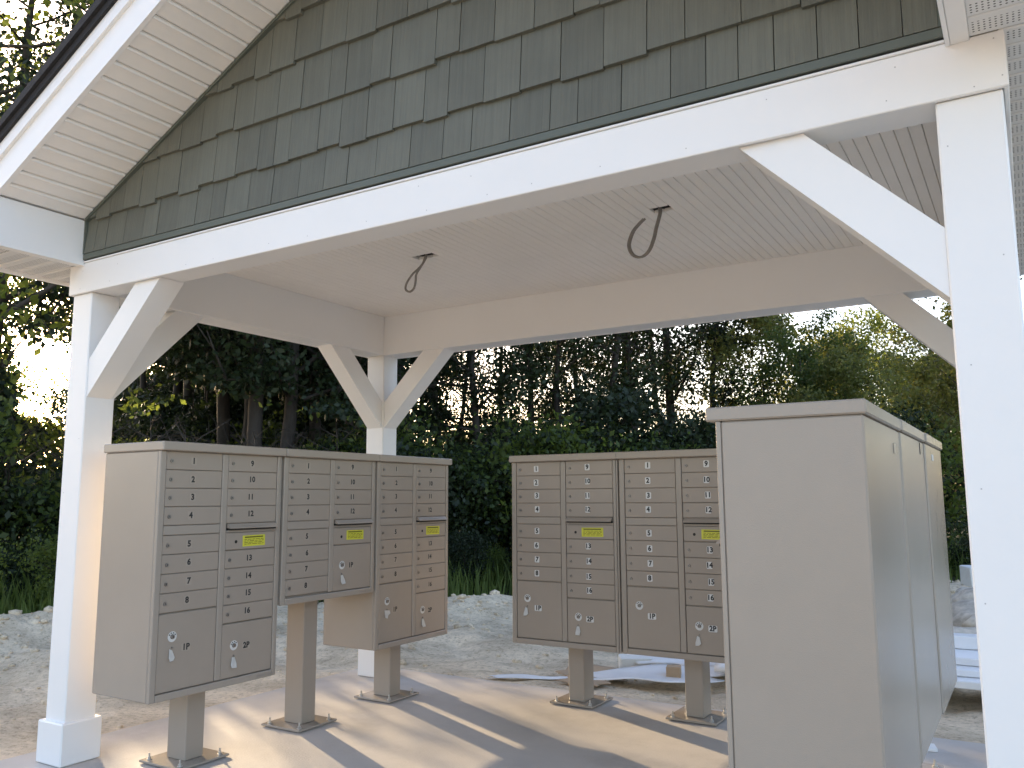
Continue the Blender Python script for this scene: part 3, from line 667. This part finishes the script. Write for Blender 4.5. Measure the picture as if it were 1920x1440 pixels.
bpy.data.objects['white_crate'].pop('group', None) if 'group' in bpy.data.objects['white_crate'] else None
o = link('trim_offcut', MB().box(-.10, .10, -.045, .045, 0, .02, c=.003).mesh('trim_offcut', M_SHEET), None, (2.90, 2.44, .0005), (0, 0, .25)); tag(o, 'short white trim offcut lying on the slab behind the right mailboxes', 'offcut')
# clods and pebbles on the sand
rs = np.random.RandomState(8)
def clods(n):
    import bmesh
    base = bpy.data.meshes.new('b'); bm = bmesh.new(); bmesh.ops.create_icosphere(bm, subdivisions=1, radius=1); bv = np.array([v.co[:] for v in bm.verts]); bf = np.array([[v.index for v in f.verts] for f in bm.faces]); bm.free()
    X = rs.uniform(-7.5, 5, n); Y = rs.uniform(-1, 12, n); e = edge_dist(X, Y)
    w = np.exp(-((e+.6)/1.2)**2)*.8+.10; keep = (rs.rand(n) < w) & (e < .8); ds = np.maximum(np.maximum(SLAB[0]-X, X-SLAB[1]), np.maximum(SLAB[2]-Y, Y-SLAB[3])); keep &= ds > .12
    X, Y = X[keep], Y[keep]; Z = height(X, Y); n = len(X); s = rs.gamma(1.3, .009, n)+.006
    V = (bv[None]*(1+.35*(rs.rand(n, len(bv), 1)-.5))*s[:, None, None]*np.array((1.2, 1.0, .7))+np.stack([X, Y, Z+s*.2], -1)[:, None]).reshape(-1, 3)
    F = (bf[None]+np.arange(n)[:, None, None]*len(bv)).reshape(-1, 3)
    me = bpy.data.meshes.new('dirt_clods'); me.vertices.add(len(V)); me.vertices.foreach_set('co', V.reshape(-1).astype(np.float32)); me.loops.add(len(F)*3); me.polygons.add(len(F))
    me.loops.foreach_set('vertex_index', F.reshape(-1).astype(np.int32)); me.polygons.foreach_set('loop_start', (np.arange(len(F))*3).astype(np.int32)); me.update(calc_edges=True); me.materials.append(M_GROUND); return me
tag(link('dirt_clods', clods(14000)), 'loose clods and pebbles scattered over the sand', 'clods', kind='stuff')

# ---------------------------------------------------------------- trees
def leaves_mesh(name, P, size, rs_, mat_, up=.25):
    n = len(P); d = rs_.normal(size=(n, 3)); d[:, 2] -= .35; d /= np.linalg.norm(d, axis=1)[:, None]
    q = rs_.normal(size=(n, 3)); q[:, 2] += up; w = np.cross(d, q); w /= np.linalg.norm(w, axis=1)[:, None]+1e-9
    s = size*rs_.uniform(.6, 1.3, (n, 1)); nrm = np.cross(d, w)
    V = np.stack([P, P+d*s*.5+w*s*.30+nrm*s*.06, P+d*s, P+d*s*.5-w*s*.30+nrm*s*.06], 1).reshape(-1, 3)
    me = bpy.data.meshes.new(name); me.vertices.add(4*n); me.vertices.foreach_set('co', V.reshape(-1).astype(np.float32)); set_quads(me, np.arange(4*n).reshape(-1, 4)); me.materials.append(mat_); return me
def make_tree(seed, H, cb, Rc, nleaf, leaf, lmat, prof='oak', r0=.13, lean=.03, nl=26):
    rs_ = np.random.RandomState(seed); sk = MB()
    k = 9; tz = np.linspace(0, H*.97, k); wob = np.cumsum(rs_.normal(0, .012*H, (k, 2))*.35, 0); wob -= wob[0]
    tr = np.column_stack([wob[:, 0]+lean*tz*rs_.normal(), wob[:, 1]+lean*tz*rs_.normal(), tz-.15*(tz == 0)])
    rad = r0*(1-tz/H*.88); rad[0] *= 1.3; sk.tube(tr, rad, 8)
    pts = []; wts = []
    for j in range(nl):
        f = (j+.5)/nl; hz = cb+(H*.96-cb)*f**.9; c = np.array([np.interp(hz, tz, tr[:, a]) for a in range(3)])
        g = f
        pr = {'oak': math.sin(math.pi*min(1, g*.82+.16))**.7, 'cone': (1-g)*.9+.12, 'col': .55+.45*math.sin(math.pi*g), 'bush': math.sin(math.pi*(g*.75+.2))}[prof]
        ln = Rc*pr*rs_.uniform(.7, 1.15); az = j*2.399+rs_.normal()*.5; el = rs_.uniform(.05, .7) if prof != 'cone' else rs_.uniform(-.25, .2)
        d = np.array((math.cos(az)*math.cos(el), math.sin(az)*math.cos(el), math.sin(el)))
        t = np.linspace(0, 1, 6)[:, None]; L = c+d*ln*t+np.array((0, 0, 1))*(.18*ln*(t**2) if prof != 'cone' else -.15*ln*t**2)+np.cumsum(rs_.normal(0, .03*ln, (6, 3)), 0)*t
        rb = max(.012, np.interp(hz, tz, rad)*.45); sk.tube(L, rb*(1-.85*t[:, 0]), 5)
        for q in range(6):
            tt = rs_.uniform(.3, 1); b = np.array([np.interp(tt, t[:, 0], L[:, a]) for a in range(3)])
            dd = d*.5+rs_.normal(0, .6, 3); dd /= np.linalg.norm(dd); tl = ln*rs_.uniform(.22, .5); e = b+dd*tl+np.array((0, 0, rs_.uniform(-.1, .12)*tl))
            sk.tube(np.array([b, (b+e)/2+rs_.normal(0, .04*tl, 3), e]), np.array((rb*.3, rb*.2, rb*.08)), 4)
            m_ = 5
            for s_ in np.linspace(.25, 1.05, m_): pts.append(b+(e-b)*s_); wts.append(.15+.14*tl)
    pts = np.array(pts); wts = np.array(wts); pick = rs_.randint(0, len(pts), nleaf)
    # leaf sprays: drop some clumps so that the sky shows through
    cl = rs_.rand(len(pts)) > .12; pick = pick[cl[pick]]
    P = pts[pick]+rs_.normal(size=(len(pick), 3))*wts[pick][:, None]*np.array((1, 1, .75))
    P = P[P[:, 2] > .15]
    trunk = sk.mesh('trunk', M_BARK, True)
    return trunk, leaves_mesh('crown', P, leaf, rs_, lmat), P, (leaf, lmat, seed)
VAR = {
 'oak': [make_tree(1, 13, 2.2, 3.6, 21000, .125, L_DARK, 'oak', .17), make_tree(2, 11.5, 1.5, 3.3, 20000, .125, L_DARK, 'oak', .15), make_tree(3, 14, 3.0, 3.5, 20000, .125, L_DARK, 'col', .16)],
 'mid': [make_tree(11, 13, 1.8, 3.4, 7000, .14, L_MID, 'oak', .15), make_tree(12, 12, 1.2, 3.0, 9500, .14, L_MID, 'col', .14)],
 'thin': [make_tree(21, 12, 2.0, 2.3, 12500, .105, L_DARK, 'col', .11, .05, 24), make_tree(22, 13, 2.6, 2.0, 12500, .105, L_DARK, 'cone', .11, .03, 28), make_tree(23, 11, 1.6, 2.2, 12500, .105, L_DARK, 'col', .10, .06, 24)],
 'light': [make_tree(31, 7.0, .7, 2.3, 15000, .12, L_LIGHT, 'bush', .08, .04, 30), make_tree(32, 6.3, .6, 2.1, 14000, .12, L_LIGHT, 'bush', .07, .04, 28), make_tree(33, 7.6, .9, 1.9, 14000, .12, L_MID, 'col', .08, .04, 30)],
 'under': [make_tree(51, 5.0, .3, 2.2, 9000, .14, L_DARK, 'bush', .06, .05, 26), make_tree(52, 4.2, .3, 2.3, 9000, .14, L_DARK, 'bush', .06, .05, 24)],
 'shrub': [make_tree(41, 2.1, .15, 1.15, 5000, .095, L_MID, 'bush', .03, .05, 18), make_tree(42, 1.7, .1, 1.0, 4500, .09, L_DARK, 'bush', .03, .05, 16), make_tree(43, 2.6, .2, 1.1, 5500, .10, L_DARK, 'bush', .035, .05, 18)],
}
CARVE = (-1.0, 5.2, -.5, 3.15)
def carve_back(W):
    t = (W[:, 0]+.44)/SUN[0]; yy = W[:, 1]-SUN[1]*t; zz = W[:, 2]-SUN[2]*t
    return (t > 0) & (yy > -.05) & (yy < 1.5) & (zz > .0) & (zz < 1.65)
def place(kind, v, px, dist, sc, rot, name, label, grp, cat='tree'):
    x, y = at(px, dist)
    if kind != 'shrub':
        w = .903*y+.43*x                     # lateral place across the sun gap
        if -.6 < w < 3.5:
            w2 = -.7 if w < 1.3 else 3.6; x += (w2-w)*.43; y += (w2-w)*.903
    z = gh(x, y)-.05
    trunk, crown, P, (leaf, lm, seed) = VAR[kind][v]
    root = link(name, None, None, (x, y, z), (0, 0, rot)); root.scale = (sc, sc, sc); root.empty_display_size = .5
    # the gap through which the low sun reaches the slab
    c, s = math.cos(rot), math.sin(rot); W = np.column_stack([P[:, 0]*c-P[:, 1]*s, P[:, 0]*s+P[:, 1]*c, P[:, 2]])*sc+np.array((x, y, z))
    Hh = W-SUN[None]*(W[:, 2]/SUN[2])[:, None]
    wob = .25*np.sin(W[:, 2]*3.1)+.2*np.sin(W[:, 0]*2.3)
    inside = (Hh[:, 0] > CARVE[0]+wob) & (Hh[:, 0] < CARVE[1]) & (Hh[:, 1] > CARVE[2]+wob) & (Hh[:, 1] < CARVE[3]+wob)
    inside |= carve_back(W)
    if inside.any():
        rs_ = np.random.RandomState(seed+int(abs(px))); crown = leaves_mesh('crown', P[~inside], leaf, rs_, lm)
        if kind != 'shrub':
          tv = np.array([v.co[:] for v in trunk.vertices]); tw = np.column_stack([tv[:, 0]*c-tv[:, 1]*s, tv[:, 0]*s+tv[:, 1]*c, tv[:, 2]])*sc+np.array((x, y, z))
          th = tw-SUN[None]*(tw[:, 2]/SUN[2])[:, None]; ti = (th[:, 0] > CARVE[0]) & (th[:, 0] < CARVE[1]) & (th[:, 1] > CARVE[2]) & (th[:, 1] < CARVE[3]); ti |= carve_back(tw); ti[:72] = False
          F = [tuple(p.vertices) for p in trunk.polygons]; F = [f for f in F if not any(ti[k] for k in f)]
          trunk = mesh('trunk', tv, F, M_BARK, None, True)
    link('trunk', trunk, root); link('crown', crown, root)
    tag(root, label, cat, grp); return root
rr = random.Random(77)
GW = 'trees of the dark wood behind the pavilion'
# trees that can be told apart
place('mid', 0, 22, 13.5, 1.0, .3, 'leafy_tree', 'sunlit yellow green tree left of the front left post, reaching above the roof edge', GW)
place('oak', 0, 112, 15.5, .95, 1.9, 'leafy_tree', 'dark trunked tree just left of the front left post', GW)
place('mid', 1, -120, 15.0, 1.05, 2.2, 'leafy_tree', 'backlit leafy tree at the left edge of the picture', GW)
place('mid', 1, 70, 20.0, .9, 4.0, 'leafy_tree', 'yellow green tree deep in the wood at far left', GW)
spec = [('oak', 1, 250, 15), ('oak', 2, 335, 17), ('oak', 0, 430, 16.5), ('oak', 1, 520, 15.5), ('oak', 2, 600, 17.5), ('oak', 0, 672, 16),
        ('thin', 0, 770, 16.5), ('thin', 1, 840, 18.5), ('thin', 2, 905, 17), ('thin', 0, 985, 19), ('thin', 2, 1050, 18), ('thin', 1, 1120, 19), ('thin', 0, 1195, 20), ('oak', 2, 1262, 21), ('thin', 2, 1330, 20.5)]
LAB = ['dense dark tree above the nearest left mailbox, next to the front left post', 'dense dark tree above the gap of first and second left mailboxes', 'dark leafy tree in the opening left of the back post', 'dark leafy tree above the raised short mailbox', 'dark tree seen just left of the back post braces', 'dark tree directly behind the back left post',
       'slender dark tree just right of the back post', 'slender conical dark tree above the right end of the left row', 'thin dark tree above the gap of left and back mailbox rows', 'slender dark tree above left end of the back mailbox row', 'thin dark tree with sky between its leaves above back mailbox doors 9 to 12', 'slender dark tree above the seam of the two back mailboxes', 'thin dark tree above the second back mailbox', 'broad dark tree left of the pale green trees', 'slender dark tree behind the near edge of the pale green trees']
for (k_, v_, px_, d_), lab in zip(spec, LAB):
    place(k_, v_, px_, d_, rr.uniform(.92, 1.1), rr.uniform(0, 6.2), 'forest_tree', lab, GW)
GL = 'pale green young trees right of the wood'
for k_, v_, px_, d_, sc_, lab in (('light', 0, 1440, 21, .84, 'bright yellow green young tree left above the big near mailbox'), ('light', 1, 1545, 23, .88, 'rounded young tree with warm leaves above the near mailbox hood'), ('light', 2, 1640, 25, .84, 'upright young tree under the back right brace'), ('light', 1, 1735, 22, .72, 'young tree low beside the right post'), ('light', 0, 1590, 18, .62, 'small bushy tree directly behind the near mailbox corner'), ('light', 2, 1500, 19, .66, 'slim small tree in front of the pale green trees'), ('light', 0, 1820, 20, .8, 'young tree half hidden by the right post')):
    place(k_, v_, px_, d_, sc_, rr.uniform(0, 6), 'young_tree', lab, GL)
def deep_label(px):
    for a, t in ((400, 'above the nearest left mailbox'), (690, 'left of the back post'), (1500, 'right of the back post')):
        if px < a: return 'dark tree deep in the wood '+t+', seen between nearer trunks'
    return 'dark tree deep in the wood near the right post, behind the young trees'
# deeper rows that read as one dark wall, alike
GB = 'deep rows of the wood'
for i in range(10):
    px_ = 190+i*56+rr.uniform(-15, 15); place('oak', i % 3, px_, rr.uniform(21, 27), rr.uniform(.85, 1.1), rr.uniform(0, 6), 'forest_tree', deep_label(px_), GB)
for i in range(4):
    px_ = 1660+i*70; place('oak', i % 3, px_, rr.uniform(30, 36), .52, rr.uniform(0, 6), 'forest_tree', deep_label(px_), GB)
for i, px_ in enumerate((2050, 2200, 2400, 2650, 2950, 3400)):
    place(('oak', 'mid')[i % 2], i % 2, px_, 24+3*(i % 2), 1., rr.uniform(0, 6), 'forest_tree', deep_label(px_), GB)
# undergrowth
GS = 'undergrowth along the wood edge'
def shrub_label(px):
    for a, t in ((130, 'left of the front left post'), (330, 'behind the nearest left mailbox'), (540, 'behind the raised short mailbox'), (850, 'behind the far left mailbox and back post'), (955, 'between the left and back mailbox rows'), (1340, 'behind the two back mailboxes'), (1780, 'behind the big near mailbox')):
        if px < a: return 'dark leafy shrub at the wood edge '+t
    return 'dark leafy shrub at the wood edge by the right post'
for i in range(34):
    px_ = -140+i*56+rr.uniform(-14, 14); D = ground_dir(px_)
    t = 5.
    while edge_dist(np.array([CAM[0]+D[0]*t]), np.array([CAM[1]+D[1]*t]))[0] < rr.uniform(2.2, 3.6) and t < 26: t += .25
    place('shrub', i % 3, px_, t+.2, rr.uniform(.8, 1.25), rr.uniform(0, 6), 'shrub', shrub_label(px_), GS, 'shrub')
for i in range(26):
    px_ = -100+i*74+rr.uniform(-20, 20); sc_ = rr.uniform(1.1, 1.5) if px_ < 660 else rr.uniform(.75, 1.0)
    place('shrub', (i+1) % 3, px_, rr.uniform(17, 23), sc_, rr.uniform(0, 6), 'shrub', shrub_label(px_), GS, 'shrub')
for i in range(11):
    px_ = 150+i*52+rr.uniform(-12, 12); place('under', i % 2, px_, rr.uniform(24, 31), rr.uniform(.95, 1.25), rr.uniform(0, 6), 'understory_tree', 'low dark bushy tree deep in the wood left of the back post, under taller crowns', 'low trees deep in the wood')

for i in range(12):
    px_ = 730+i*58+rr.uniform(-12, 12); place('under', i % 2, px_, rr.uniform(24, 31), rr.uniform(.62, .85), rr.uniform(0, 6), 'understory_tree', 'low dark bushy tree deep in the wood right of the back post, under slender crowns', 'low trees deep in the wood')
for i in range(9):
    px_ = 700+i*78+rr.uniform(-20, 20); place('thin', i % 3, px_, rr.uniform(23, 28), rr.uniform(.9, 1.1), rr.uniform(0, 6), 'forest_tree', deep_label(px_), GB)
for i in range(6):
    px_ = 175+i*52; place('under', i % 2, px_, rr.uniform(19, 22), rr.uniform(.85, 1.1), rr.uniform(0, 6), 'understory_tree', 'low dark bushy tree deep in the wood left of the back post, under taller crowns', 'low trees deep in the wood')
for i, px_ in enumerate((-20, 50, 125)):
    place('mid', i % 2, px_, 33+3*i, 1.0, rr.uniform(0, 6), 'forest_tree', 'hazy backlit tree far behind the yellow green tree at far left', GB)
def weed_label(px):
    for a, t in ((130, 'left of the front left post'), (690, 'behind the left mailbox row'), (955, 'between the left and back mailbox rows'), (1340, 'behind the back mailbox row')):
        if px < a: return 'low leafy weed at the wood edge '+t
    return 'low leafy weed at the wood edge by the right post'
for i in range(30):
    px_ = -60+i*66+rr.uniform(-20, 20); D = ground_dir(px_); t = 5.; lim = rr.uniform(.35, 1.9)
    while edge_dist(np.array([CAM[0]+D[0]*t]), np.array([CAM[1]+D[1]*t]))[0] < lim and t < 26: t += .2
    place('shrub', i % 3, px_, t, rr.uniform(.28, .5), rr.uniform(0, 6), 'weed', weed_label(px_), 'weeds in the grass at the wood edge', 'weed')
# tall grass along the wood edge
rs = np.random.RandomState(4)
n = 90000; X = rs.uniform(-9, 7, n); Y = rs.uniform(-2, 16, n); e = edge_dist(X, Y); dens = fbm(X*.9, Y*.9, 51)+.35
keep = (e > -.15) & (e < 4.5) & (rs.rand(n) < dens*1.6*np.clip((e+.3)*1.5, 0, 1)); X, Y, e = X[keep], Y[keep], e[keep]; n = len(X); Z = height(X, Y)-.02
hh = rs.uniform(.15, .6, n)*np.clip(.5+e*.6, .4, 1.15); a = rs.uniform(0, 6.28, n); ln = rs.uniform(.05, .35, n)*hh; b = rs.uniform(0, 6.28, n); w = rs.uniform(.006, .012, n)
B0 = np.stack([X-np.cos(a)*w, Y-np.sin(a)*w, Z], -1); B1 = np.stack([X+np.cos(a)*w, Y+np.sin(a)*w, Z], -1)
Mx = np.stack([X+np.cos(b)*ln*.35, Y+np.sin(b)*ln*.35, Z+hh*.6], -1); T = np.stack([X+np.cos(b)*ln, Y+np.sin(b)*ln, Z+hh], -1); wv = np.stack([np.cos(a)*w, np.sin(a)*w, 0*w], -1)*.8
V = np.stack([B0, B1, Mx+wv, T, Mx-wv], 1).reshape(-1, 3)
me = bpy.data.meshes.new('tall_grass'); me.vertices.add(5*n); me.vertices.foreach_set('co', V.reshape(-1).astype(np.float32))
me.loops.add(5*n); me.polygons.add(n); me.loops.foreach_set('vertex_index', np.arange(5*n, dtype=np.int32)); me.polygons.foreach_set('loop_start', (np.arange(n)*5).astype(np.int32)); me.update(calc_edges=True); me.materials.append(L_GRASS)
tag(link('tall_grass', me), 'tall green grass along the edge of the wood', 'grass', kind='stuff')
